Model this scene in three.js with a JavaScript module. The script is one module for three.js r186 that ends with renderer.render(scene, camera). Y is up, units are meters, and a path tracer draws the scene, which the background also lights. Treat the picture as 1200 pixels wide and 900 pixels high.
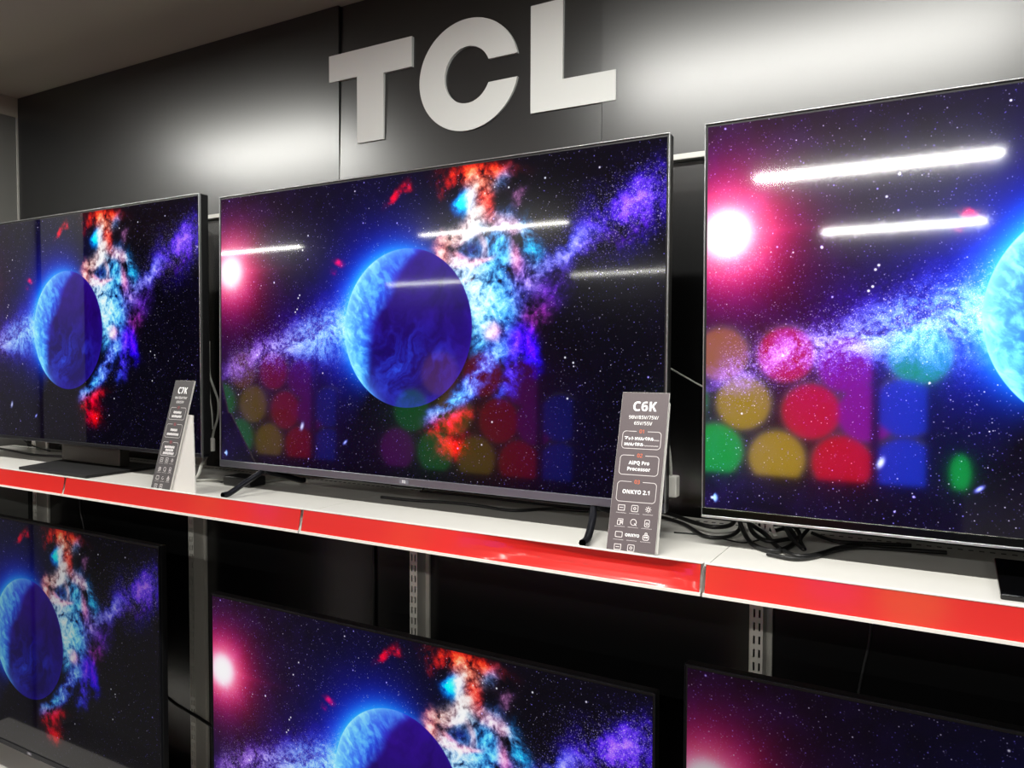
import * as THREE from 'three';
import { RoundedBoxGeometry } from 'three/addons/geometries/RoundedBoxGeometry.js';
import { mergeGeometries, toCreasedNormals } from 'three/addons/utils/BufferGeometryUtils.js';
import { RectAreaLightUniformsLib } from 'three/addons/lights/RectAreaLightUniformsLib.js';

// ---------------------------------------------------------------- camera, renderer, exposure
const F = 1.13;                                   // height of the display shelf's lower lip above the floor
const scene = new THREE.Scene();
scene.background = new THREE.Color(0x000000);
const camera = new THREE.PerspectiveCamera(2 * Math.atan(450 / 913.19) * 180 / Math.PI, 4 / 3, 0.05, 60);
camera.rotation.order = 'YXZ';
camera.position.set(1.2563, 0.3921 + F, 1.2527);
camera.rotation.set(-0.0356, 0.5188, 0.0029);
const renderer = new THREE.WebGLRenderer({ antialias: true });
renderer.toneMapping = THREE.LinearToneMapping;
renderer.toneMappingExposure = 1.0;
renderer.shadowMap.enabled = true;
RectAreaLightUniformsLib.init();
const TUBE_X = [-4.0, -1.6, 0.83, 3.25], TUBE_Z = [0.47, 3.1, 5.7], TUBE_Y = 1.36, TUBE_POWER = 210;

// ---------------------------------------------------------------- helpers
let seed = 20240611;
const rnd = () => { seed = (seed * 1664525 + 1013904223) >>> 0; return seed / 4294967296; };
const taken = new Map();
function numbered(name) {
  const k = taken.get(name) ?? 0; taken.set(name, k + 1);
  return k ? name + '_' + String(k).padStart(3, '0') : name;
}
function mesh(name, geo, mat, parent) {
  const m = new THREE.Mesh(geo, mat); m.name = name; m.castShadow = m.receiveShadow = true;
  parent.add(m); return m;
}
function thing(name, label, category, pos = [0, 0, 0], group) {
  const o = new THREE.Group(); o.name = numbered(name); o.position.set(...pos);
  o.userData = { label, category }; if (group) o.userData.group = group;
  scene.add(o); return o;
}
function struct(name, geo, mat, label, category = 'wall') {
  const m = mesh(name, geo, mat, scene); m.userData = { kind: 'structure', label, category }; return m;
}
const box = (x0, x1, y0, y1, z0, z1) => new THREE.BoxGeometry(x1 - x0, y1 - y0, z1 - z0).translate((x0 + x1) / 2, (y0 + y1) / 2, (z0 + z1) / 2);
const rbox = (x0, x1, y0, y1, z0, z1, r = 0.003, s = 2) => new RoundedBoxGeometry(x1 - x0, y1 - y0, z1 - z0, s, r).translate((x0 + x1) / 2, (y0 + y1) / 2, (z0 + z1) / 2);
const join = (list) => mergeGeometries(list.map((g) => g.index ? g.toNonIndexed() : g));
function tube(points, r, seg = 48, closed = false) {
  return new THREE.TubeGeometry(new THREE.CatmullRomCurve3(points.map((p) => new THREE.Vector3(...p)), closed, 'centripetal'), seg, r, 8, closed);
}
const std = (o) => new THREE.MeshStandardMaterial(o);
const phys = (o) => new THREE.MeshPhysicalMaterial(o);
// value noise
function h2(x, y) { let n = Math.imul(x, 374761393) + Math.imul(y, 668265263) | 0; n = Math.imul(n ^ (n >>> 13), 1274126177); return ((n ^ (n >>> 16)) >>> 0) / 4294967296; }
function vn(x, y) {
  const xi = Math.floor(x), yi = Math.floor(y), fx = x - xi, fy = y - yi, u = fx * fx * (3 - 2 * fx), v = fy * fy * (3 - 2 * fy);
  const a = h2(xi, yi), b = h2(xi + 1, yi), c = h2(xi, yi + 1), d = h2(xi + 1, yi + 1);
  return a + (b - a) * u + (c - a) * v + (a - b - c + d) * u * v;
}
function fbm(x, y, o) { let s = 0, a = 0.5, t = 0; for (let i = 0; i < o; i++) { s += a * vn(x, y); t += a; a *= 0.55; x = x * 2.03 + 17.3; y = y * 2.03 - 9.1; } return s / t; }
const sst = (a, b, x) => { const t = Math.min(1, Math.max(0, (x - a) / (b - a))); return t * t * (3 - 2 * t); };

function grainTexture(n, lo, hi, sx, sy, srgb, rep = [1, 1]) {
  const d = new Uint8Array(n * n * 4);
  for (let y = 0; y < n; y++) for (let x = 0; x < n; x++) {
    const v = Math.round(lo + (hi - lo) * (0.55 * fbm(x / n * sx, y / n * sy, 4) + 0.45 * h2(x, y + 999))), i = (y * n + x) * 4;
    d[i] = d[i + 1] = d[i + 2] = v; d[i + 3] = 255;
  }
  const t = new THREE.DataTexture(d, n, n); t.wrapS = t.wrapT = THREE.RepeatWrapping; t.magFilter = THREE.LinearFilter; t.repeat.set(...rep);
  if (srgb) t.colorSpace = THREE.SRGBColorSpace; t.needsUpdate = true; return t;
}

// ---------------------------------------------------------------- the picture that every television shows
function spacePicture() {
  const W = 1920, H = 1080, A = W / H, buf = new Float32Array(W * H * 3);
  const PX = 0.5 * A, PY = 0.506, PR = 0.262, SX = 0.03 * A, SY = 0.28;
  // soft clouds of the nebula: u, v, radius along, radius across, turn, r, g, b, amount
  const C = [
    // plume
    [0.645, 0.025, 0.085, 0.030, 0.05, 1.5, 0.25, 0.14, 1.5], [0.655, 0.062, 0.055, 0.034, 0.1, 1.25, 0.75, 0.62, 1.3], [0.597, 0.045, 0.035, 0.014, -0.7, 1.3, 0.2, 0.16, 1.0],
    [0.700, 0.060, 0.032, 0.020, -0.9, 0.2, 0.55, 0.9, 1.1], [0.622, 0.112, 0.030, 0.034, 0.1, 0.12, 0.8, 1.7, 1.7], [0.641, 0.105, 0.018, 0.055, 0.05, 1.2, 1.05, 1.05, 1.0],
    [0.668, 0.115, 0.018, 0.062, -0.12, 1.4, 0.26, 0.2, 1.3], [0.652, 0.168, 0.024, 0.034, 0.1, 1.4, 1.2, 1.15, 1.5], [0.683, 0.165, 0.012, 0.04, -0.25, 1.3, 0.3, 0.25, 0.9],
    // ring
    [0.607, 0.208, 0.060, 0.020, -0.5, 1.5, 0.95, 0.85, 1.6], [0.645, 0.205, 0.06, 0.030, 0.0, 0.85, 1.1, 1.3, 1.6], [0.575, 0.258, 0.020, 0.040, 0.15, 1.4, 0.62, 0.55, 1.5],
    [0.705, 0.200, 0.05, 0.020, 0.3, 1.4, 0.7, 0.65, 1.3], [0.705, 0.250, 0.045, 0.060, 0.3, 0.35, 0.9, 1.6, 1.7], [0.768, 0.262, 0.028, 0.060, -0.1, 0.2, 0.85, 1.4, 1.6],
    [0.740, 0.215, 0.05, 0.028, 0.35, 1.2, 0.75, 0.85, 1.0], [0.738, 0.300, 0.020, 0.055, 0.1, 1.2, 0.42, 0.5, 1.0], [0.600, 0.298, 0.045, 0.016, 0.5, 1.5, 0.85, 0.8, 1.3],
    [0.652, 0.302, 0.050, 0.009, -0.25, 1.7, 0.4, 0.32, 1.5], [0.62, 0.285, 0.03, 0.008, 0.4, 1.6, 0.35, 0.28, 1.1],
    // pale body beside the planet
    [0.630, 0.330, 0.060, 0.040, 0.6, 0.75, 1.0, 1.4, 1.9], [0.675, 0.365, 0.060, 0.085, 0.2, 0.40, 0.85, 1.5, 2.0], [0.655, 0.41, 0.035, 0.09, -0.15, 0.7, 1.05, 1.4, 1.9], [0.665, 0.50, 0.026, 0.07, 0.1, 0.35, 0.8, 1.5, 1.5],
    [0.700, 0.450, 0.045, 0.060, 0.2, 0.32, 0.68, 1.4, 1.5], [0.735, 0.390, 0.05, 0.06, 0.2, 0.35, 0.45, 1.2, 1.0], [0.682, 0.520, 0.026, 0.026, 0.0, 1.2, 0.42, 0.42, 1.1],
    [0.755, 0.345, 0.04, 0.05, 0.2, 0.7, 0.4, 0.9, 0.8], [0.765, 0.470, 0.05, 0.05, 0.2, 0.5, 0.18, 0.5, 0.7],
    // tails
    [0.695, 0.580, 0.024, 0.045, 0.3, 0.35, 0.6, 1.5, 1.5], [0.676, 0.635, 0.022, 0.06, 0.4, 0.42, 0.52, 1.5, 1.7], [0.648, 0.695, 0.024, 0.05, 0.75, 0.42, 0.62, 1.6, 1.7],
    [0.610, 0.748, 0.040, 0.022, -0.6, 0.35, 0.78, 1.6, 1.7], [0.575, 0.788, 0.034, 0.018, -0.5, 0.35, 0.7, 1.4, 1.2], [0.735, 0.560, 0.045, 0.045, 0.2, 0.25, 0.12, 1.3, 1.3],
    [0.724, 0.630, 0.018, 0.065, 0.05, 0.36, 0.3, 1.5, 1.5], [0.708, 0.705, 0.018, 0.024, 0.3, 0.32, 0.4, 1.4, 1.3], [0.755, 0.610, 0.035, 0.035, 0.1, 0.15, 0.08, 1.0, 0.9],
    // red dust
    [0.615, 0.785, 0.06, 0.016, -0.2, 1.3, 0.16, 0.2, 1.2], [0.595, 0.825, 0.045, 0.04, -0.4, 0.8, 0.05, 0.1, 0.9], [0.617, 0.890, 0.026, 0.028, 0.0, 1.5, 0.12, 0.1, 1.1], [0.60, 0.87, 0.07, 0.06, 0.0, 0.5, 0.02, 0.1, 0.4],
    [0.480, 0.068, 0.034, 0.011, -0.8, 1.2, 0.08, 0.10, 1.4], [0.508, 0.052, 0.018, 0.012, 0.2, 1.0, 0.1, 0.12, 1.0], [0.738, 0.110, 0.026, 0.026, 0.2, 0.7, 0.45, 0.65, 0.7], [0.334, 0.262, 0.018, 0.010, 0.1, 1.0, 0.05, 0.1, 1.2], [0.318, 0.30, 0.012, 0.012, 0.1, 0.9, 0.05, 0.15, 0.9],
    // violet arm to the right
    [0.800, 0.325, 0.06, 0.022, -0.4, 0.5, 0.5, 1.3, 1.0], [0.850, 0.285, 0.07, 0.030, -0.4, 0.32, 0.36, 1.2, 1.0], [0.965, 0.155, 0.08, 0.045, -0.5, 0.42, 0.30, 1.3, 0.75], [0.94, 0.19, 0.13, 0.08, -0.5, 0.22, 0.12, 0.85, 0.7], [0.90, 0.27, 0.11, 0.03, -0.4, 0.4, 0.15, 0.5, 0.4], [0.80, 0.40, 0.05, 0.05, 0.3, 0.3, 0.16, 0.65, 0.6],
  ].map(([u, v, a, b, t, r, g, bl, k]) => { const m = (r + g + bl) / 3, w = (c) => Math.max(0, m + (c - m) * 1.16); return [u, v, a, b, t, w(r), w(g), w(bl), k]; }).map(([u, v, a, b, t, r, g, bl, k]) => [u * A, v, 1 / (a * 1.06), 1 / (b * 0.98), Math.cos(t), Math.sin(t), r * k, g * k, bl * k, Math.max(a, b) * 3.2]);
  for (let j = 0; j < H; j++) for (let i = 0; i < W; i++) {
    const X = (i + 0.5) / H, Y = (j + 0.5) / H, u = X / A;
    const wx = fbm(X * 6 + 3.1, Y * 6 + 1.7, 5) - 0.5, wy = fbm(X * 6 - 8.3, Y * 6 + 5.2, 5) - 0.5;
    const f1 = fbm(X * 17 + wx * 2.6, Y * 17 + wy * 2.6, 6), fine = fbm(X * 90 + wx * 8, Y * 90 + wy * 8, 3), mid = fbm(X * 42 - wy * 6 + 50, Y * 42 + wx * 6, 4), g = h2(i, j);
    let r = 0.010 + 0.012 * f1, gr = 0.007 + 0.008 * f1, b = 0.022 + 0.03 * f1;
    // violet haze across the left
    const vl = Math.exp(-u / 0.22); r += 0.05 * vl * f1; gr += 0.022 * vl * f1; b += 0.12 * vl * f1;
    // star at the left edge
    const dx = X - SX, dy = Y - SY, d = Math.hypot(dx, dy), ray = 0.30 * Math.exp(-Math.abs(dy) / 0.016) * Math.exp(-Math.abs(dx) / 0.10) + 0.22 * Math.exp(-Math.abs(Math.abs(dx) - Math.abs(dy)) / 0.022) * Math.exp(-d / 0.07);
    const core = Math.exp(-Math.pow(d / 0.050, 3)) * 2.0, hot = Math.exp(-Math.pow(d / 0.078, 2.0)), pink = Math.exp(-Math.pow(d / 0.115, 1.6)), far = Math.exp(-d / 0.13);
    r += core + hot * 1.2 + pink * 1.1 + far * 0.42 + ray * 1.6; gr += core + hot * 0.62 + pink * 0.16 + far * 0.05 + ray * 0.3; b += core * 1.2 + hot * 0.5 + pink * 0.30 + far * 0.24 + ray * 0.5;
    // band of the galaxy running from the left edge up to the planet, and its blue glow
    const bt = (X - 0.02) / 0.62, by = 0.650 - 0.165 * bt - 0.02 * Math.sin(bt * 5), q = (Y - by + wy * 0.10) * 0.95, on = 1.35 * sst(-0.25, 0.5, bt) * (1 - sst(1.35, 1.6, bt));
    const dust = sst(0.28, 0.72, 0.62 * f1 + 0.38 * fine), bw = 0.034 + 0.024 * bt, band = Math.exp(-(q / bw) * (q / bw)) * (0.10 + 1.25 * dust) * on, wide = Math.exp(-Math.pow(q / 0.10, 2)) * sst(0.1, 1.0, bt) * (1 - sst(1.4, 1.7, bt));
    const near = sst(0.2, 0.9, bt), grainy = 0.35 + 1.1 * g * (0.4 + fine);
    r += band * (0.50 - 0.16 * near) * grainy; gr += band * (0.34 + 0.40 * near) * grainy; b += band * (0.95 + 0.40 * near) * grainy;
    const wg = 0.35 + 1.1 * g * fine * 2; r += wide * 0.16 * wg; gr += wide * 0.14 * near * wg; b += wide * 0.78 * (0.35 + f1) * wg;
    // nebula
    const Xw = X + wx * 0.075, Yw = Y + wy * 0.075, k1 = Math.pow(Math.max(0, 1.25 * f1 + 0.75 * mid + 0.45 * fine - 0.50), 2.5) * (0.65 + 0.7 * g);
    if (u > 0.27 && (Y < 0.98)) for (const c of C) {
      const ex = Xw - c[0], ey = Yw - c[1]; if (ex > c[9] || ex < -c[9] || ey > c[9] || ey < -c[9]) continue;
      const a = (ex * c[4] + ey * c[5]) * c[2], e = (-ex * c[5] + ey * c[4]) * c[3], m = Math.exp(-(a * a + e * e)) * k1 * 1.5;
      r += m * c[6]; gr += m * c[7]; b += m * c[8];
    }
    // bright ring of the nebula and its dark hollow
    { const rx = Xw - 0.637 * A, ry = (Yw - 0.262) * 1.15, rd = Math.hypot(rx, ry), rg = Math.exp(-Math.pow((rd - 0.055) / 0.013, 2)) * k1 * 1.5; r += rg * 1.35; gr += rg * 0.85; b += rg * 0.85; }
    const hx = (Xw - 0.637 * A) / 0.042, hy = (Yw - 0.262) / 0.034, hole = 1 - 0.78 * Math.exp(-(hx * hx + hy * hy)); r *= hole; gr *= hole; b *= 0.3 + 0.7 * hole;
    // planet and its lit rim
    const px = X - PX, py = Y - PY, pd = Math.hypot(px, py), face = Math.max(0, -(px * 0.84 + py * 0.54) / Math.max(pd, 1e-6));
    if (pd >= PR) {
      const e1 = Math.exp(-(pd - PR) / 0.028) * Math.pow(face, 0.9), e2 = Math.exp(-(pd - PR) / 0.10) * Math.pow(face, 0.8);
      r += e1 * 0.08 + e2 * 0.06; gr += e1 * 0.60 + e2 * 0.08; b += e1 * 1.3 + e2 * 0.75;
    }
    const inside = 1 - sst(PR - 0.0015, PR + 0.0015, pd);
    if (inside > 0) {
      const nx = px / PR, ny = py / PR, nz = Math.sqrt(Math.max(0, 1 - nx * nx - ny * ny));
      const lit = sst(0.02, 0.34, -nx * 0.88 - ny * 0.42 - nz * 0.36 + 0.30 * wx);
      const st = fbm(nx * 6 + ny * 5 + wx * 5, ny * 10 - nx * 8.5 + wy * 5, 6), cl = fbm(nx * 4.6 + ny * 1.2 + wx * 3.5, ny * 3.2 + wy * 3 + 30, 6), rim = Math.pow(1 - nz, 2.2) * sst(-0.1, 0.75, -nx * 0.92 - ny * 0.2);
      const low = Math.exp(-Math.pow((nx + 0.02) / 0.55, 2) - Math.pow((ny - 0.45) / 0.38, 2)) * sst(0.34, 0.80, cl), ed = Math.pow(1 - nz, 3) * 0.16 * sst(-0.9, 0.4, nx);
      const s2 = 0.42 + 1.5 * Math.pow(sst(0.22, 0.85, st), 1.3), up = sst(0.4, -0.6, ny);
      let pr = 0.040 + 0.075 * cl + low * 0.08 + ed * 0.2 + up * 0.03, pg = 0.014 + 0.03 * cl + low * 0.26 + ed * 0.2, pb = 0.17 + 0.26 * cl + low * 0.75 + ed + up * 0.03;
      const rimBoost = 0.45 + 1.0 * nx * nx;
      pr += lit * s2 * 0.20 * rimBoost + rim * 0.42; pg += lit * s2 * 0.52 * rimBoost + lit * 0.10 + rim * 0.95; pb += lit * s2 * 0.95 * rimBoost + lit * 0.55 + rim * 1.3;
      r += (pr - r) * inside; gr += (pg - gr) * inside; b += (pb - b) * inside;
    }
    const o = (j * W + i) * 3; buf[o] = r; buf[o + 1] = gr; buf[o + 2] = b;
  }
  // stars
  const splat = (u, v, s, k, cr, cg, cb, el = 1, an = 0) => {
    const x0 = u * W, y0 = v * H, n = Math.ceil(s * 3 * el), ca = Math.cos(an), sa = Math.sin(an);
    for (let y = Math.floor(y0 - n); y <= y0 + n; y++) for (let x = Math.floor(x0 - n); x <= x0 + n; x++) {
      if (x < 0 || y < 0 || x >= W || y >= H) continue;
      const ex = (x - x0) * ca + (y - y0) * sa, ey = -(x - x0) * sa + (y - y0) * ca, m = k * Math.exp(-(ex * ex / (el * el) + ey * ey) / (s * s)), o = (y * W + x) * 3;
      buf[o] += m * cr; buf[o + 1] += m * cg; buf[o + 2] += m * cb;
    }
  };
  const off = (u, v) => Math.hypot(u * A - PX, v - PY) < PR + 0.002;
  const put = (u, v, s, k) => { if (off(u, v)) return; const t = rnd(); splat(u, v, s, k, t < 0.55 ? 0.55 : 1, t < 0.55 ? 0.5 : 0.95, 1.15); };
  for (let k = 0; k < 9500; k++) put(rnd(), rnd(), 0.7 + 0.6 * rnd(), 0.15 + 0.75 * Math.pow(rnd(), 3));
  for (let k = 0; k < 520; k++) put(rnd(), rnd(), 0.95 + 0.6 * rnd(), 0.5 + 0.8 * rnd());
  for (let k = 0; k < 34; k++) put(rnd(), rnd(), 1.8 + 0.8 * rnd(), 1.6);
  const gs = () => (rnd() + rnd() + rnd() - 1.5) * 0.9;
  for (let k = 0; k < 5200; k++) { const a = gs(); put(0.93 + a * 0.16, 0.19 - a * 0.10 + gs() * 0.13, 0.7 + 0.6 * rnd(), 0.15 + 0.6 * Math.pow(rnd(), 2)); }
  for (let k = 0; k < 6500; k++) { const t = rnd(); put(0.02 + t * 0.36, 0.655 - 0.2 * t + gs() * 0.10, 0.7 + 0.5 * rnd(), 0.15 + 0.6 * Math.pow(rnd(), 2)); }
  for (let k = 0; k < 2500; k++) { const d = Math.abs(gs()) * 0.3; const a = rnd() * 7; put(0.03 + d * Math.cos(a) / A, 0.33 + d * Math.sin(a), 0.7 + 0.4 * rnd(), 0.12 + 0.4 * rnd() * rnd()); }
  for (const [u, v] of [[0.16, 0.33], [0.232, 0.38], [0.228, 0.39], [0.225, 0.43], [0.22, 0.44], [0.255, 0.17], [0.24, 0.22], [0.72, 0.085], [0.79, 0.07], [0.83, 0.60], [0.845, 0.615], [0.835, 0.72], [0.69, 0.80]]) splat(u, v, 2.6, 1.8, 1, 1, 1.1);
  splat(0.239, 0.851, 7, 1.3, 0.75, 0.8, 1.2, 1.9, -1.2); splat(0.354, 0.897, 4.5, 1.3, 0.55, 0.6, 1.3, 2.2, -0.7);
  for (let a = -1.1; a < 1.2; a += 0.3) splat(0.012 + 0.004 * Math.cos(a), 0.972 + 0.008 * Math.sin(a), 2.2, 0.7, 0.5, 0.75, 1.3, 2.6, a); splat(0.0105, 0.972, 3.5, 1.2, 0.8, 0.95, 1.2);
  const out = new Uint8Array(W * H * 4);
  for (let j = 0; j < H; j++) for (let i = 0; i < W; i++) {
    const o = (j * W + i) * 3, t = ((H - 1 - j) * W + i) * 4;
    const q = [0, 1, 2].map((c) => 1 - Math.exp(-1.6 * Math.max(0, buf[o + c]))), m = (q[0] + q[1] + q[2]) / 3;
    for (let c = 0; c < 3; c++) out[t + c] = Math.round(255 * Math.min(1, Math.max(0, m + (q[c] - m) * 1.2)));
    out[t + 3] = 255;
  }
  const t = new THREE.DataTexture(out, W, H); t.magFilter = THREE.LinearFilter; t.colorSpace = THREE.SRGBColorSpace; t.needsUpdate = true; return t;
}
const picture = spacePicture();

// ---------------------------------------------------------------- materials
const panelGrain = grainTexture(256, 90, 160, 6, 40, false, [3, 2]);
const M = {
  header: phys({ name: 'black_satin_board', color: 0x0a0b0d, roughness: 0.31, ior: 1.95, bumpMap: panelGrain, bumpScale: 0.00003, specularIntensity: 1 }),
  backPanel: phys({ name: 'black_back_panel', color: 0x060607, roughness: 0.25, ior: 1.9 }),
  ceiling: std({ name: 'ceiling_board', color: 0xb9b4a4, roughness: 0.9, bumpMap: grainTexture(256, 80, 180, 30, 30, false, [12, 12]), bumpScale: 0.0006 }),
  greyWall: std({ name: 'grey_wall', color: 0x6f6f6b, roughness: 0.65 }),
  darkWall: std({ name: 'dark_store_wall', color: 0x1c1d1f, roughness: 0.8 }),
  floor: std({ name: 'store_floor', color: 0x4a4845, roughness: 0.6, map: grainTexture(256, 205, 255, 20, 20, true, [10, 10]) }),
  white: phys({ name: 'white_painted_steel', color: 0xd9d7d0, roughness: 0.38 }),
  deck: phys({ name: 'white_shelf_paint', color: 0xd6d4ce, roughness: 0.28, specularIntensity: 0.9 }),
  upright: phys({ name: 'grey_white_steel', color: 0xbfbcb4, roughness: 0.4 }),
  red: phys({ name: 'red_strip', color: 0xd4160d, roughness: 0.45, clearcoat: 0.6, clearcoatRoughness: 0.1 }),
  rail: phys({ name: 'white_plastic_rail', color: 0xe4e1da, roughness: 0.4 }),
  logo: std({ name: 'white_letter', color: 0xdcdedb, roughness: 0.6 }),
  matte: std({ name: 'matte_black_plate', color: 0x0a0a0b, roughness: 0.55 }),
  black: phys({ name: 'black_plastic', color: 0x0b0b0d, roughness: 0.42 }),
  blackGloss: phys({ name: 'black_gloss_plate', color: 0x060607, roughness: 0.16 }),
  darkMetal: phys({ name: 'dark_metal', color: 0x23242a, roughness: 0.38, metalness: 0.7 }),
  silver: phys({ name: 'grey_metal_bezel', color: 0x75757f, roughness: 0.38, metalness: 0.85 }),
  edge: phys({ name: 'silver_edge', color: 0xb5b6b8, roughness: 0.3, metalness: 0.9 }),
  brownNeck: phys({ name: 'brown_black_metal', color: 0x3a3833, roughness: 0.45, metalness: 0.6 }),
  cable: std({ name: 'black_cable', color: 0x0c0c0d, roughness: 0.45 }),
  darkCable: std({ name: 'dark_grey_cable', color: 0x2c2c2e, roughness: 0.4 }),
  greyCable: std({ name: 'grey_cable', color: 0xa9a9a2, roughness: 0.5 }),
  fixture: std({ name: 'white_fixture', color: 0xe6e6e2, roughness: 0.5 }),
  tubeGlow: std({ name: 'tube_glow', color: 0xffffff, emissive: 0xfff4e0, emissiveIntensity: 3, roughness: 0.5 }),
  card: std({ name: 'white_card', color: 0xcac8c3, roughness: 0.6 }),
};
const screenMat = (bright, ior, rough, haze) => phys({ name: 'tv_screen', color: 0x010101, roughness: rough, ior, clearcoat: haze, clearcoatRoughness: 0.17, emissive: 0xffffff, emissiveMap: picture, emissiveIntensity: bright });

// ---------------------------------------------------------------- the room
const CEIL = 1.385 + F, ZB = -0.45, XL = -1.93;
struct('floor', box(-7.2, 5.2, -0.1, 0, -0.8, 8.7), M.floor, 'pale grey shop floor under the shelving', 'floor');
struct('ceiling', box(-7.2, 5.2, CEIL, CEIL + 0.1, -0.8, 8.7), M.ceiling, 'plain grey ceiling above the black header boards', 'ceiling');
const wallBack = struct('wall_back', box(-2.1, 5.2, 0, CEIL, -0.7, -0.56), M.darkWall, 'dark wall behind the shelving', 'wall');
struct('wall_left', box(XL - 0.12, XL, 0, CEIL, -0.56, 0.21), M.greyWall, 'grey side wall beside the black header board', 'wall');
struct('trim_1', box(XL - 0.10, XL + 0.006, CEIL - 0.075, CEIL - 0.001, -0.449, 0.209), M.ceiling, 'pale strip where the side wall meets the ceiling', 'trim');
struct('trim_2', box(XL - 0.10, XL + 0.02, 0, CEIL, 0.212, 0.385), M.greyWall, 'grey end post of the grey side wall', 'trim');
struct('wall_store', box(-7.2, XL - 0.13, 0, CEIL, 0.25, 0.38), M.darkWall, 'dark wall further down the shop', 'wall');
struct('wall_far_left', box(-7.3, -7.2, 0, CEIL, 0.25, 8.7), M.darkWall, 'dark end wall of the shop', 'wall');
struct('wall_right', box(5.2, 5.3, 0, CEIL, -0.7, 8.7), M.darkWall, 'dark wall at the other end of the shop', 'wall');
struct('wall_front', box(-7.2, 5.2, 0, CEIL, 8.7, 8.8), M.darkWall, 'dark wall across the shop', 'wall');
// header boards: sheets side by side with hairline joints, each hung a touch out of true
for (const [x0, x1, turn] of [[XL + 0.004, -0.286, 0], [-0.284, 0.522, 0.02], [0.524, 2.4, 0], [2.402, 4.3, 0]]) {
  const p = mesh('header_board', box(-(x1 - x0) / 2, (x1 - x0) / 2, 0, CEIL - 0.0015 - 0.842 - F, -0.018, 0), M.header, wallBack);
  p.position.set((x0 + x1) / 2, 0.842 + F, ZB); p.rotation.x = -turn;
}
struct('trim_3', box(XL, XL + 0.004, 0.842 + F, CEIL - 0.06, ZB - 0.02, ZB + 0.006), M.greyCable, 'thin pale edge strip in the corner of the header board', 'trim');

// lettering on the header
{
  const shape = (pts) => { const s = new THREE.Shape(); pts.forEach(([x, y], i) => i ? s.lineTo(x, y) : s.moveTo(x, y)); return s; };
  const ext = { depth: 0.0105, bevelEnabled: false, curveSegments: 48 };
  const g = thing('brand_sign', 'large white letters TCL on the black header board', 'sign', [0, F, ZB - 0.0085]);
  const letter = (s) => mesh('letter', new THREE.ExtrudeGeometry(s, ext), M.logo, g);
  letter(shape([[-0.32, 1.246], [-0.32, 1.172], [-0.217, 1.172], [-0.217, 0.987], [-0.123, 0.987], [-0.123, 1.166], [-0.026, 1.166], [-0.026, 1.246]]));
  const c = new THREE.Shape(), cx = 0.150, cy = 1.1135, ro = 0.151, ry = 0.1415, ri = 0.070, riy = 0.072;
  for (let k = 0; k <= 96; k++) { const a = 0.203 + (2 * Math.PI - 0.413) * k / 96, px = cx + ro * Math.cos(a), py = cy + ry * Math.sin(a); k ? c.lineTo(px, py) : c.moveTo(px, py); }
  for (let k = 96; k >= 0; k--) { const a = 0.407 + (2 * Math.PI - 0.829) * k / 96; c.lineTo(cx + ri * Math.cos(a), cy + riy * Math.sin(a)); }
  letter(c);
  letter(shape([[0.335, 1.246], [0.335, 0.987], [0.559, 0.985], [0.559, 1.055], [0.4225, 1.056], [0.4225, 1.246]]));
}

// ---------------------------------------------------------------- shelving
{
  const t = thing('top_rail', 'thin white rail between header board and black back panels', 'rail', [0, F, 0]);
  mesh('rail', rbox(XL + 0.01, 4.2, 0.828, 0.841, ZB - 0.03, ZB + 0.008, 0.002), M.white, t);
}
const BAYS = [[-1.93, -0.9, 'pedestal television'], [-0.9, 0, 'grey-bezel television and the C7K card'], [0, 0.9, 'C6K card'], [0.9, 1.8, 'coiled black cables'], [1.8, 2.7, 'far end of the row']];
BAYS.forEach(([x0, x1], i) => {
  const words = ['behind the pedestal television', 'behind the C7K card', 'behind the C6K card', 'behind the coiled cables', 'at the end of the shelving'][i];
  const t = thing('back_panel', 'black back panel of the shelving ' + words, 'panel', [0, 0, 0], 'shelving back panels');
  mesh('sheet', box(x0 + 0.001, x1 - 0.001, 0.05, 0.827 + F, ZB - 0.030, ZB - 0.012), M.backPanel, t);
});
// slotted uprights
{
  const w = 0.025, top = 0.80 + F, s = new THREE.Shape();
  s.moveTo(-w / 2, 0.02); s.lineTo(w / 2, 0.02); s.lineTo(w / 2, top); s.lineTo(-w / 2, top);
  for (let y = 0.06; y < top - 0.03; y += 0.0285) for (const x of [-0.0055, 0.0055]) {
    const h = new THREE.Path(); h.moveTo(x - 0.0021, y); h.lineTo(x - 0.0021, y + 0.0175); h.lineTo(x + 0.0021, y + 0.0175); h.lineTo(x + 0.0021, y); s.holes.push(h);
  }
  const plate = new THREE.ExtrudeGeometry(s, { depth: 0.002, bevelEnabled: false });
  const side = (x) => box(x - 0.001, x + 0.001, 0.02, top, -0.0425, -0.0001);
  const flange = box(0.0126, 0.024, 0.02, top, -0.0425, -0.036), flange2 = box(-0.024, -0.0126, 0.02, top, -0.0425, -0.036), core = box(-0.0104, 0.0104, 0.02, top, -0.0415, -0.02);
  const where = ['below the pedestal television', 'between the two lower left televisions', 'below the C6K television', 'below the coiled cables', 'at the end of the shelving'];
  [-1.8, -0.9, 0, 0.9, 1.8].forEach((x, i) => {
    const t = thing('shelf_upright', 'pale grey slotted steel upright ' + where[i], 'upright', [x, 0, ZB + 0.031 - 0.0], 'slotted uprights');
    mesh('slotted_face', plate, M.upright, t); mesh('channel_side', side(-0.0115), M.upright, t); mesh('channel_side', side(0.0115), M.upright, t);
    mesh('flange', flange, M.upright, t); mesh('flange', flange2, M.upright, t); mesh('channel_inside', core, M.black, t);
  });
}
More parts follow.
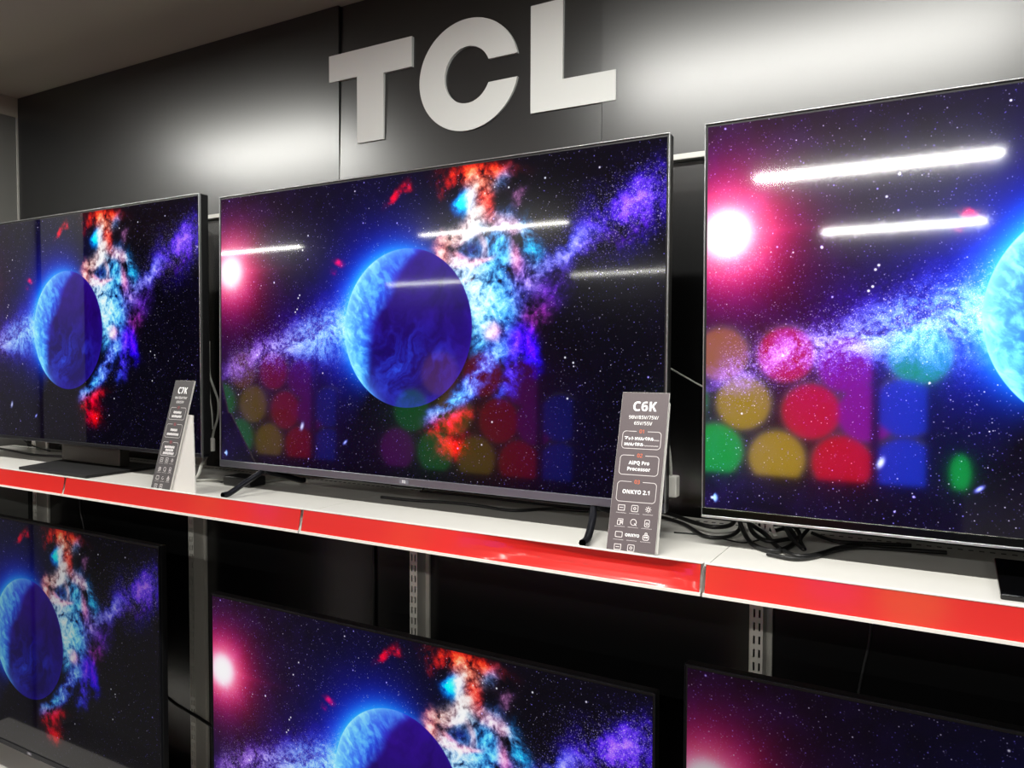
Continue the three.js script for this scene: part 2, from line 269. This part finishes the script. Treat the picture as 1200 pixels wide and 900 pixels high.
// display shelves with their red price rails
{
  const labels = ['white display shelf with red front strip under the pedestal television', 'white display shelf with red front strip under the C7K card', 'white display shelf with red front strip under the C6K card', 'white display shelf with red front strip under coiled black cables'];
  [[-1.9, -0.9], [-0.9, 0], [0, 0.9], [0.9, 1.8]].forEach(([x0, x1], i) => {
    const t = thing('display_shelf', labels[i], 'shelf', [x0, F, 0], 'display shelves'), L = x1 - x0;
    mesh('deck', join([box(0.0006, L - 0.0006, 0.020, 0.044, -0.40, -0.0217), box(0.0006, L - 0.0006, 0.0, 0.0199, -0.40, -0.385)]), M.deck, t);
    const per = []; for (let x = 0.03; x < L - 0.02; x += 0.0167) per.push(box(x, x + 0.008, 0.0437, 0.0446, -0.372, -0.366));
    const st = mesh('slot_row', join(per), M.black, t); st.userData.kind = 'stuff';
    // tilted rail with a lower and an upper lip; the strip spans the two lips and, under the C6K card, bellies inwards at one end
    const chord = 0.0459, lean = 0.19, z0 = -0.0012, y0 = 0.0052, z1 = z0 - chord * Math.sin(lean), y1 = y0 + chord * Math.cos(lean), prof = new THREE.Shape();
    [[-0.0215, 0.040], [z1 - 0.0104, y1 + 0.0012], [z1 + 0.0008, y1 + 0.0016], [z1 + 0.0008, y1 + 0.0003], [z1 - 0.0100, y1 - 0.0010], [z0 - 0.0122, y0 + 0.004], [z0 - 0.0100, y0], [z0, y0 - 0.0004], [0.0022, 0.0048], [0.003, 0], [-0.006, -0.0005], [-0.0215, 0.020]].forEach(([z, y], k) => k ? prof.lineTo(-z, y) : prof.moveTo(-z, y));
    const rail = mesh('price_rail', new THREE.ExtrudeGeometry(prof, { depth: L - 0.003, bevelEnabled: false }).rotateY(Math.PI / 2).translate(0.0015, 0, 0), M.rail, t);
    const nx = 48, ny = 16, pos = [], idx = [], ring = 2 * (ny + 1);
    for (let a = 0; a <= nx; a++) {
      const u = a / nx, sag = i === 2 ? 0.0088 * sst(0.42, 0.80, u) * (1 - sst(0.93, 1, u)) : 0.0003, x = 0.0045 + u * (L - 0.009);
      for (let k = 0; k < ring; k++) {
        const v = (k <= ny ? k : ring - 1 - k) / ny, back = k <= ny ? 0 : 0.0012, dip = back + sag * 4 * v * (1 - v);
        pos.push(x, y0 + (y1 - y0) * v - dip * Math.sin(lean), z0 + (z1 - z0) * v - dip * Math.cos(lean));
      }
    }
    for (let a = 0; a < nx; a++) for (let k = 0; k < ring; k++) { const p0 = a * ring + k, p1 = a * ring + (k + 1) % ring, q0 = p0 + ring, q1 = p1 + ring; idx.push(p0, q0, q1, p0, q1, p1); }
    for (const [base, flip] of [[0, 0], [nx * ring, 1]]) for (let k = 0; k < ny; k++) { const p0 = base + k, p1 = base + k + 1, q0 = base + ring - 1 - k, q1 = q0 - 1; flip ? idx.push(p0, q0, q1, p0, q1, p1) : idx.push(p0, q1, q0, p0, p1, q1); }
    let sg = new THREE.BufferGeometry(); sg.setAttribute('position', new THREE.Float32BufferAttribute(pos, 3)); sg.setIndex(idx); sg = toCreasedNormals(sg, 0.6);
    mesh('red_strip', sg, M.red, rail);
  });
  // base decks that carry the lower televisions
  [[-1.9, -0.9], [-0.9, 0], [0, 0.9], [0.9, 1.8]].forEach(([x0, x1], i) => {
    const t = thing('base_deck', ['white base deck under the lower left television', 'white base deck beside the lower left upright', 'white base deck under the lower middle television', 'white base deck under the lower right television'][i], 'shelf', [x0, 0, 0], 'base decks');
    mesh('deck', box(0.0006, x1 - x0 - 0.0006, 0.10, 0.122, -0.40, 0.10), M.deck, t); mesh('kick_plate', box(0.0006, x1 - x0 - 0.0006, 0, 0.099, 0.05, 0.07), M.white, t);
  });
}

// ---------------------------------------------------------------- televisions
function logoTexture() {
  const c = document.createElement('canvas'); c.width = 128; c.height = 32; const x = c.getContext('2d');
  x.fillStyle = '#6c6c76'; x.fillRect(0, 0, 128, 32); x.fillStyle = '#e8e8ec'; x.font = 'bold 30px sans-serif'; x.textAlign = 'center'; x.fillText('TCL', 64, 27);
  const t = new THREE.CanvasTexture(c); t.colorSpace = THREE.SRGBColorSpace; return t;
}
const logoMat = std({ name: 'bezel_logo', map: logoTexture(), roughness: 0.5 });
function television({ label, x, y, z = -0.154, w = 1.225, h = 0.71, tilt = 0, yaw = 0, screen, bezel = 0.006, foot = 0.018, edge = M.edge, chin = M.silver, thick = 0.024, stand = 'feet', standLow, inner = 0.0035, logo = true, lip = false }) {
  const t = thing('television', label, 'television', [x + w / 2, y + F, z]);
  const p = t; const hw = w / 2; t.rotation.set(THREE.MathUtils.degToRad(-tilt), THREE.MathUtils.degToRad(yaw), 0, 'YXZ');
  mesh('back_shell', join([rbox(-hw + 0.0005, hw - 0.0005, 0.003, h - 0.0005, -thick, -0.0045, 0.003), rbox(-hw * 0.72, hw * 0.72, 0.03, h * 0.55, -thick - 0.04, -thick + 0.004, 0.012)]), M.black, p);
  const e = 0.0022;   // slim metal edge on three sides
  mesh('edge_frame', join([rbox(-hw, hw, h - e, h, -0.005, 0.002, 0.0009), rbox(-hw, -hw + e, 0, h, -0.005, 0.002, 0.0009), rbox(hw - e, hw, 0, h, -0.005, 0.002, 0.0009)]), edge, p);
  mesh('black_border', box(-hw + e, hw - e, foot * 0.6, h - e, -0.0041, -0.0006), M.black, p);
  mesh('bottom_bezel', rbox(-hw + 0.0005, hw - 0.0005, 0, foot, -thick + 0.004, 0.0025, 0.002), chin, p);
  const sw = w - 2 * bezel, sh = h - foot - bezel - inner * 0.3;
  const sc = mesh('screen', new THREE.PlaneGeometry(sw, sh), screen, p); sc.position.set(0, foot + sh / 2, 0.0004);
  if (lip) mesh('bezel_lip', rbox(-hw, hw, -0.0005, 0.004, -0.006, 0.0042, 0.0012), edge, p);
  if (logo) { const l = mesh('bezel_logo', new THREE.PlaneGeometry(0.026, foot * 0.5), logoMat, p); l.position.set(0, foot * 0.5, 0.0029); mesh('receiver', rbox(-0.045, 0.045, -0.0075, 0.0005, -0.016, -0.004, 0.002), M.blackGloss, p); }
  const low = standLow ?? (0.045 - y);  // deck height in the television's own axes
  if (stand === 'feet') for (const s of [-1, 1]) {
    const fx = s * 0.464, out = s > 0 ? 0.034 : 0.006;
    const f = mesh('foot', join([
      tube([[fx, 0.004, -0.014], [fx, -0.004, -0.006], [fx + out * 0.6, low * 0.45, 0.05], [fx + out, low + 0.0085, 0.105], [fx + out, low + 0.0078, 0.122]], 0.0075, 24),
      tube([[fx, 0.004, -0.014], [fx, -0.004, -0.022], [fx + out * 0.6, low * 0.45, -0.08], [fx + out, low + 0.0085, -0.14], [fx + out, low + 0.0078, -0.15]], 0.0075, 24)]), M.darkMetal, p);
    f.rotation.x = THREE.MathUtils.degToRad(tilt); // feet stay upright on the deck
  }
  if (stand === 'pedestal') {
    mesh('stand_neck', rbox(-0.11, 0.19, low + 0.010, 0.012, -0.075, -0.040, 0.004), M.brownNeck, p);
    const s = new THREE.Shape(); s.moveTo(-0.085, -0.105); s.lineTo(0.255, -0.105); s.lineTo(0.255, 0.14); s.lineTo(-0.17, 0.14); s.closePath();
    mesh('base_plate', new THREE.ExtrudeGeometry(s, { depth: 0.0075, bevelEnabled: false }).rotateX(-Math.PI / 2).translate(0, low, 0), M.matte, p);
  }
  if (stand === 'pedestal_narrow') {
    mesh('stand_neck', rbox(-0.09, 0.09, low + 0.010, 0.012, -0.062, -0.026, 0.004), M.black, p);
    mesh('base_plate', rbox(-0.15, 0.15, low, low + 0.0085, -0.13, 0.094, 0.002), M.blackGloss, p);
  }
  return t;
}
television({ label: 'television on a black pedestal, half lit planet picture, beside grey side wall', x: -0.5108 - 1.225, y: 0.1154, screen: screenMat(0.95, 1.5, 0.025, 0.05), stand: 'pedestal', edge: M.edge, chin: M.darkMetal, foot: 0.011, thick: 0.03, logo: false });
television({ label: 'television with grey metal bezel and splayed feet between the C7K and C6K cards', x: -0.4393, y: 0.0982, tilt: 0.6, screen: screenMat(1.15, 1.32, 0.045, 0.3) });
television({ label: 'television above the coiled black cables with large pink star glow', x: 0.8547, y: 0.0996, tilt: -0.6, screen: screenMat(1.8, 2.3, 0.05, 0.35), stand: 'pedestal_narrow', chin: M.blackGloss, lip: true, logo: false });
television({ label: 'lower television under the pedestal television, planet picture dim', x: -0.663 - 1.33, y: -0.14 - 0.768, z: -0.13, w: 1.33, h: 0.768, screen: screenMat(0.45, 1.4, 0.05, 0.1), edge: M.darkMetal, chin: M.darkMetal, standLow: 0.122 - F + 0.14 + 0.768 });
television({ label: 'lower television under the C6K card with pink star at its edge', x: -0.452, y: -0.238 - 0.71, z: -0.13, w: 1.231, h: 0.71, screen: screenMat(0.9, 1.3, 0.05, 0.1), edge: M.darkMetal, chin: M.darkMetal, standLow: 0.122 - F + 0.238 + 0.71 });
television({ label: 'lower television under the coiled black cables, mostly dark starry picture', x: 0.833, y: -0.170 - 0.768, z: -0.13, w: 1.33, h: 0.768, screen: screenMat(0.45, 1.3, 0.05, 0.1), edge: M.darkMetal, chin: M.darkMetal, standLow: 0.122 - F + 0.170 + 0.768 });

// ---------------------------------------------------------------- ceiling lights
TUBE_Z.forEach((z, r) => TUBE_X.forEach((x, c) => {
  const t = thing('ceiling_light', 'linear white tube light on the shop ceiling', 'light', [x, CEIL - 0.025, z], 'ceiling tube lights');
  mesh('housing', rbox(-0.62, 0.62, 0.0, 0.025, -0.05, 0.05, 0.003), M.fixture, t);
  mesh('light_tube', rbox(-0.6, 0.6, -0.010, -0.0002, -0.0235, 0.0235, 0.004), M.tubeGlow, t);
  const l = new THREE.RectAreaLight(0xfdfcf6, TUBE_POWER, 1.2, 0.045); l.name = 'tube_light'; l.rotation.x = -Math.PI / 2; l.position.y = -0.0115; t.add(l);
}));

// ---------------------------------------------------------------- lit panels across the aisle (seen mirrored in the screens)
{
  const cols = { y: 0xd9b020, r: 0xff1020, g: 0x08d050, b: 0x2040ff, p: 0xb010c0, o: 0xd08028, v: 0x7a20d8 };
  const mats = {}; for (const k in cols) mats[k] = std({ name: 'lit_disc_' + k, color: 0x111111, emissive: cols[k], emissiveIntensity: 3.1, roughness: 0.4 });
  const rim = std({ name: 'disc_rim', color: 0x9a9a96, roughness: 0.5 });
  const disc = new THREE.CylinderGeometry(0.165, 0.165, 0.02, 40).rotateX(Math.PI / 2), ring = new THREE.TorusGeometry(0.176, 0.011, 8, 40);
  const list = [[-0.07, 0.33, 'o'], [0.33, 0.33, 'r'], [0.68, 0.27, 'p'], [1.07, 0.33, 'g'], [0.07, 0.02, 'y'], [0.48, -0.02, 'r'], [0.80, -0.02, 'p'], [-0.34, 0.03, 'g'], [-0.10, -0.29, 'g'], [0.28, -0.32, 'y'], [0.66, -0.33, 'r'], [1.0, -0.33, 'b'], [1.0, 0.02, 'b'], [-0.48, -0.29, 'p']];
  let first;
  [0, -2.23, -4.46].forEach((dx, n) => {
    const t = thing('lit_disc_panel', 'backlit board of coloured discs across the aisle', 'display', [dx, 0, 3.52], 'backlit disc boards');
    mesh('board', box(-0.7, 1.3, 0.62, 1.66, -0.0, 0.05), M.black, t);
    for (const [x, y, k] of list) { if (n && x > 1.05) continue; const d = mesh('lit_disc', disc, mats[k], t); d.position.set(x, y + F, k === 'b' ? -0.0135 : -0.012 + 0.0); const r = mesh('rim', ring, rim, d); r.position.z = 0.002; }
    if (!n) { const d = mesh('lit_disc', disc, mats.g, t); d.position.set(1.285, F - 0.34, -0.012); d.scale.set(0.3, 0.62, 1); }
    mesh('frame_bar', join([box(-0.7, 1.3, 0.44, F - 0.43, -0.05, 0.05), box(0.82, 0.868, F - 0.43, 1.66, -0.05, -0.024), box(1.11, 1.21, F - 0.43, F + 0.16, -0.05, -0.026)]), M.black, t);
    mesh('plinth', box(-0.7, 1.3, 0, 0.44, -0.05, 0.4), M.black, t);
  });
}

// ---------------------------------------------------------------- price cards
function cardTexture(kind) {
  const c = document.createElement('canvas'); c.width = 420; c.height = 1380; const x = c.getContext('2d');
  const dark = kind === 'C7K';
  x.fillStyle = dark ? '#4a4849' : '#594f52'; x.fillRect(0, 0, 420, 1380);
  for (let k = 0; k < 9000; k++) { x.fillStyle = `rgba(${rnd() < 0.5 ? '0,0,0' : '255,255,255'},0.03)`; x.fillRect(rnd() * 420, rnd() * 1380, 3, 3); }
  const txt = (s, px, y, size, col = '#fff', bold = true) => { x.fillStyle = col; x.font = (bold ? 'bold ' : '') + size + 'px sans-serif'; x.textAlign = 'center'; x.fillText(s, px, y); };
  const frame = (y0, y1, no) => {
    x.strokeStyle = '#d8d2d2'; x.lineWidth = 5; x.beginPath(); x.roundRect(38, y0, 344, y1 - y0, 30); x.stroke();
    x.fillStyle = dark ? '#4a4849' : '#594f52'; x.fillRect(160, y0 - 8, 100, 16); txt(no, 210, y0 + 16, 46, dark ? '#c4283c' : '#f06a32', false);
  };
  const stroke = (pts, ox, oy, s) => { x.strokeStyle = '#fff'; x.lineWidth = 6; x.beginPath(); pts.forEach((p) => { x.moveTo(ox + p[0] * s, oy + p[1] * s); for (let k = 2; k < p.length; k += 2) x.lineTo(ox + p[k] * s, oy + p[k + 1] * s); }); x.stroke(); };
  const ma = [[0, 0.1, 1, 0.1, 0.5, 0.65], [0.3, 0.5, 0.65, 0.85]], tu = [[0.15, 0.4, 0.25, 0.6], [0.45, 0.35, 0.52, 0.55], [0.85, 0.35, 0.7, 0.75, 0.35, 1]], to = [[0.35, 0, 0.35, 1], [0.35, 0.4, 0.85, 0.65]];
  const pa = [[0.3, 0.2, 0, 0.95], [0.6, 0.2, 0.95, 0.95], [0.8, 0, 0.95, 0.1, 0.8, 0.2, 0.75, 0.05]], ne = [[0.45, 0, 0.6, 0.12], [0.05, 0.25, 0.85, 0.25, 0.05, 0.75], [0.5, 0.5, 0.5, 1], [0.65, 0.55, 0.95, 0.7]], ru = [[0.3, 0.1, 0.3, 0.6, 0.05, 0.95], [0.6, 0.05, 0.6, 0.9, 1, 0.55]];
  const fine = (y, x0, x1, h = 5) => { x.fillStyle = 'rgba(240,235,235,0.75)'; for (let a = x0; a < x1; a += 9) x.fillRect(a, y + (h2(a, y) * 2), 6, h); };
  txt(kind, 210, dark ? 170 : 168, dark ? 116 : 120);
  txt('98V/85V/75V/', 210, 240, 44, '#fff', false); txt('65V/55V', 210, 294, 44, '#fff', false);
  frame(352, 506, '01'); frame(566, 736, '02'); frame(796, 968, '03');
  if (!dark) {
    let ox = 56; for (const g of [ma, tu, to]) { stroke(g, ox, 400, 30); ox += 30; }
    txt('HVA', 186, 430, 38); ox = 226; for (const g of [pa, ne, ru]) { stroke(g, ox, 400, 30); ox += 32; } fine(420, 324, 368, 10);
    txt('HVA', 96, 482, 38); ox = 138; for (const g of [pa, ne, ru]) { stroke(g, ox, 452, 30); ox += 32; } fine(472, 240, 366, 8);
    txt('AiPQ Pro', 210, 646, 44); txt('Processor', 210, 700, 44); txt('ONKYO 2.1', 210, 900, 48);
  } else {
    for (const [y, a, b] of [[396, 120, 290], [448, 100, 300], [622, 140, 280], [676, 80, 330], [840, 100, 310], [880, 130, 290], [920, 90, 320]]) { x.fillStyle = '#f2f0f0'; for (let k = a; k < b; k += 22) x.fillRect(k, y + 4 * h2(k, y), 15, 30); }
  }
  // icons with a fine caption below each
  x.strokeStyle = '#eee8e8'; x.lineWidth = 5;
  const col = [95, 212, 330];
  for (let r = 0; r < 4; r++) for (let k = 0; k < 3; k++) {
    const px = col[k], py = [1022, 1138, 1248, 1352][r]; if (r === 3 && k === 2) continue; x.strokeStyle = '#eee8e8'; x.lineWidth = 5; x.beginPath();
    const w = (r * 3 + k) % 9;
    if (w === 0) { x.rect(px - 28, py - 22, 56, 44); x.moveTo(px - 16, py); x.lineTo(px + 16, py); }
    else if (w === 1) { x.roundRect(px - 28, py - 26, 56, 52, 8); x.moveTo(px + 10, py); x.arc(px, py, 10, 0, 7); }
    else if (w === 2) { x.arc(px, py, 12, 0, 7); for (let a = 0; a < 8; a++) { x.moveTo(px + 18 * Math.cos(a * 0.785), py + 18 * Math.sin(a * 0.785)); x.lineTo(px + 27 * Math.cos(a * 0.785), py + 27 * Math.sin(a * 0.785)); } }
    else if (w === 3) { x.rect(px - 22, py - 8, 24, 36); x.moveTo(px - 20, py - 20); x.lineTo(px + 24, py - 20); x.lineTo(px + 24, py + 26); x.rect(px + 4, py - 6, 12, 20); }
    else if (w === 4) { x.arc(px, py, 25, 0, 7); x.moveTo(px + 8, py + 8); x.lineTo(px + 28, py + 28); }
    else if (w === 5) { x.roundRect(px - 20, py - 28, 40, 56, 8); x.moveTo(px + 8, py + 4); x.arc(px, py + 4, 9, 0, 7); }
    else if (w === 6) { x.roundRect(px - 30, py - 22, 60, 44, 6); }
    else if (w === 8) { x.arc(px, py - 22, 9, 0, 7); x.roundRect(px - 24, py - 12, 48, 40, 12); x.rect(px - 12, py, 8, 10); x.rect(px + 5, py, 8, 10); }
    if (w === 7 && !dark) txt('ONKYO', px, py + 12, 36); else x.stroke();
    if (w === 7 && dark) { x.beginPath(); x.arc(px, py, 18, 0, 5); x.stroke(); }
    if (r < 3) fine(py + 40, px - 44, px + 44, 5);
  }
  const t = new THREE.CanvasTexture(c); t.colorSpace = THREE.SRGBColorSpace; return t;
}
function card(kind, label, pos, lean, turn, w, h, backing) {
  const t = thing('product_card', label, 'sign', pos); t.rotation.set(-lean, turn, 0, 'YXZ');
  mesh('card_board', box(-w / 2, w / 2, 0, h, -0.004, 0), M.card, t);
  const f = mesh('printed_face', new THREE.PlaneGeometry(w - 0.001, h - 0.001), std({ name: 'print_' + kind, map: cardTexture(kind), roughness: 0.5 }), t); f.position.set(0, h / 2, 0.0006);
  if (backing) {
    const s = new THREE.Shape(); s.moveTo(-w / 2 + 0.01, 0.0); s.lineTo(backing[0], 0.0); s.lineTo(backing[1], backing[2] - 0.008); s.quadraticCurveTo(backing[1], backing[2], backing[1] - 0.008, backing[2]); s.lineTo(-w / 2 + 0.01, backing[2]);
    const b = mesh('easel_back', new THREE.ExtrudeGeometry(s, { depth: 0.003, bevelEnabled: false }), M.card, t); b.position.z = -0.0085;
  }
  // prop behind the board
  const pr = mesh('easel_leg', box(-0.02, 0.02, 0, 0.145, -0.0025, 0), M.card, t); pr.position.set(0, 0.153, -0.0095); pr.rotation.x = Math.PI + lean + 0.30;
  return t;
}
card('C6K', 'taupe printed card headed C6K leaning on the shelf', [0.762, 0.0478 + F, -0.036], 0.34, 0.09, 0.089, 0.294, [0.0475, 0.046, 0.28]);
card('C7K', 'narrow dark printed card headed C7K on a white easel', [-0.522, 0.0478 + F, -0.034], 0.275, 0, 0.076, 0.288, [0.128, 0.056, 0.198]);

// ---------------------------------------------------------------- cables
function cable(label, pts, r, mat = M.cable, seg = 60, name = 'cable') {
  const m = mesh(numbered(name), tube(pts.map(([x, y, z]) => [x, y + F, z]), r, seg), mat, scene); m.userData = { label, category: 'cable' }; return m;
}
const cableList = [
  ['grey cable hanging between the pedestal television and the middle television', [[-0.584, 0.432, -0.240], [-0.582, 0.335, -0.240], [-0.558, 0.297, -0.235], [-0.537, 0.264, -0.230], [-0.540, 0.216, -0.230], [-0.560, 0.184, -0.235], [-0.574, 0.158, -0.240]], 0.0032, 'greyCable'],
  ['second thin grey cable hanging beside the middle television', [[-0.613, 0.359, -0.260], [-0.595, 0.274, -0.250], [-0.581, 0.226, -0.245], [-0.572, 0.183, -0.240]], 0.0022, 'greyCable'],
  ['pale cable rising behind the white C7K easel', [[-0.535, 0.0485, -0.135], [-0.525, 0.066, -0.150], [-0.534, 0.092, -0.170], [-0.554, 0.106, -0.200], [-0.596, 0.128, -0.240]], 0.0042, 'greyCable'],
  ['grey cable lying on the shelf behind the C7K easel', [[-0.56, 0.0485, -0.150], [-0.53, 0.0485, -0.195], [-0.46, 0.0485, -0.215], [-0.40, 0.0485, -0.235], [-0.37, 0.0485, -0.27], [-0.36, 0.0485, -0.33]], 0.0036, 'greyCable'],
  ['black cable lying along the shelf under the middle television', [[0.043, 0.048, -0.23], [0.139, 0.048, -0.235], [0.219, 0.048, -0.255], [0.304, 0.048, -0.258], [0.402, 0.048, -0.25], [0.466, 0.048, -0.31], [0.549, 0.048, -0.33]], 0.0035, 'cable'],
  ['thin black cable at the back of the shelf under the middle television', [[0.070, 0.0475, -0.352], [0.252, 0.0475, -0.356], [0.440, 0.0475, -0.350], [0.573, 0.0475, -0.356]], 0.003, 'cable'],
  ['black cable sagging on the shelf beside the C6K card', [[0.665, 0.060, -0.37], [0.731, 0.058, -0.345], [0.799, 0.058, -0.288], [0.850, 0.058, -0.265], [0.876, 0.062, -0.300], [0.870, 0.095, -0.34]], 0.0045, 'cable'],
  ['black cable looping on the shelf right behind the C6K card', [[0.690, 0.0485, -0.36], [0.769, 0.0485, -0.310], [0.851, 0.0485, -0.215], [0.879, 0.0485, -0.231], [0.893, 0.055, -0.278], [0.885, 0.085, -0.33]], 0.0038, 'cable'],
  ['thin dark cable lying flat across the shelf joint', [[0.778, 0.0458, -0.231], [0.819, 0.0458, -0.238], [0.872, 0.0458, -0.227], [0.915, 0.0458, -0.213], [0.937, 0.0458, -0.250]], 0.0015, 'cable'],
  ['thick black cable of the coil, its front loop', [[0.880, 0.085, -0.31], [0.908, 0.055, -0.257], [0.949, 0.0495, -0.180], [0.981, 0.0495, -0.163], [1.000, 0.0495, -0.214], [0.992, 0.052, -0.300], [0.962, 0.075, -0.33]], 0.0045, 'cable'],
  ['black cable of the coil, its inner loop', [[0.895, 0.08, -0.325], [0.923, 0.057, -0.262], [0.965, 0.0565, -0.205], [0.990, 0.0565, -0.236], [1.003, 0.052, -0.295], [0.980, 0.06, -0.345], [0.946, 0.062, -0.330]], 0.0042, 'cable'],
  ['black cable leaving the coil with a low bend', [[0.908, 0.065, -0.300], [0.950, 0.060, -0.243], [0.986, 0.050, -0.188], [1.026, 0.049, -0.150], [1.054, 0.049, -0.185], [1.079, 0.049, -0.250], [1.111, 0.049, -0.290]], 0.0042, 'cable'],
  ['long black cable from the coil to the black base plate', [[0.975, 0.0487, -0.140], [1.021, 0.0487, -0.130], [1.046, 0.0487, -0.156], [1.075, 0.0487, -0.225], [1.105, 0.0487, -0.268], [1.166, 0.0487, -0.290], [1.247, 0.0487, -0.310]], 0.0038, 'cable'],
  ['twisted black cable in the middle of the coil', [[0.929, 0.066, -0.294], [0.961, 0.064, -0.265], [0.975, 0.064, -0.290], [1.000, 0.062, -0.226], [1.028, 0.052, -0.190], [1.012, 0.056, -0.248], [1.014, 0.062, -0.320]], 0.0038, 'cable'],
  ['black cable at the back of the shelf behind the coil', [[1.019, 0.052, -0.335], [1.066, 0.049, -0.300], [1.115, 0.049, -0.310], [1.19, 0.049, -0.335]], 0.0036, 'cable'],
  ['thin grey cable slanting between the middle and right televisions', [[0.700, 0.395, -0.300], [0.745, 0.368, -0.300], [0.780, 0.349, -0.300], [0.813, 0.332, -0.300], [0.880, 0.31, -0.300]], 0.0018, 'greyCable'],
  ['pale cable hanging behind the C6K card', [[0.745, 0.330, -0.200], [0.764, 0.290, -0.200], [0.771, 0.240, -0.200], [0.777, 0.208, -0.200], [0.780, 0.183, -0.200], [0.781, 0.160, -0.200]], 0.0032, 'greyCable'],
  ['dark cable running down the back panel below the red strip', [[-0.170, 0.0, -0.4572], [-0.170, -0.147, -0.4572], [-0.169, -0.244, -0.4572], [-0.171, -0.45, -0.4572]], 0.0045, 'cable'],
  ['thin cable hanging on the back panel above the lower right television', [[1.118, -0.02, -0.4592], [1.114, -0.175, -0.4592], [1.103, -0.24, -0.4592], [1.093, -0.305, -0.4592], [1.08, -0.40, -0.4592]], 0.0025, 'darkCable'],
  ['black cable crossing the upright near the lower left television', [[-1.00, -0.700, -0.360], [-0.914, -0.730, -0.360], [-0.838, -0.739, -0.355], [-0.777, -0.745, -0.350], [-0.69, -0.765, -0.345], [-0.58, -0.86, -0.34], [-0.50, -0.985, -0.33], [-0.40, -1.0025, -0.32]], 0.005, 'cable'],
  ['thin cable on the back panel above the lower left television', [[-1.58, -0.10, -0.4592], [-1.574, -0.195, -0.4592], [-1.560, -0.235, -0.4592], [-1.548, -0.30, -0.4592]], 0.0025, 'darkCable'],
  ['black cable drooping in front of the upright behind the pedestal television', [[-1.78, 0.11, -0.345], [-1.736, 0.093, -0.335], [-1.681, 0.071, -0.330], [-1.621, 0.059, -0.330], [-1.530, 0.052, -0.325]], 0.003, 'cable'],
  ['black cable lying on the shelf beside the pedestal base plate', [[-1.80, 0.049, -0.29], [-1.65, 0.049, -0.27], [-1.50, 0.049, -0.25], [-1.40, 0.049, -0.265], [-1.33, 0.049, -0.30]], 0.004, 'cable'],
];
for (const [label, pts, r, m] of cableList) cable(label, pts, r, M[m]);
function block(name, label, category, geo, mat) { const m = mesh(numbered(name), geo, mat, scene); m.userData = { label, category }; return m; }
block('power_adapter', 'black power adapter lying on the shelf by the left foot of the middle television', 'adapter', rbox(-0.05, 0.05, 0.0445 + F, 0.070 + F, -0.03, 0.03, 0.005).rotateY(0).translate(-0.40, 0, -0.20), M.black);
block('cable_plug', 'small pale plug at the end of the hanging grey cable', 'plug', rbox(-0.006, 0.006, 0.120 + F, 0.158 + F, -0.005, 0.005, 0.003).translate(-0.574, 0, -0.240), M.card);
block('wall_wart', 'white power plug hanging behind the C6K card', 'plug', rbox(0.771, 0.795, 0.122 + F, 0.163 + F, -0.212, -0.190, 0.003), M.card);
for (const [x, y, z, t] of [[0.941, 0.073, -0.262, 0.1], [0.952, 0.071, -0.255, -0.15], [0.963, 0.068, -0.250, 0.4]]) {
  const g = rbox(-0.0035, 0.0035, -0.012, 0.012, -0.0008, 0.0008, 0.0005); g.rotateZ(t).translate(x, y + F, z);
  const m = block('cable_tag', 'small white tag stuck on the coiled black cables', 'tag', g, M.card); m.userData.group = 'tags on the coiled cables';
}

renderer.render(scene, camera);
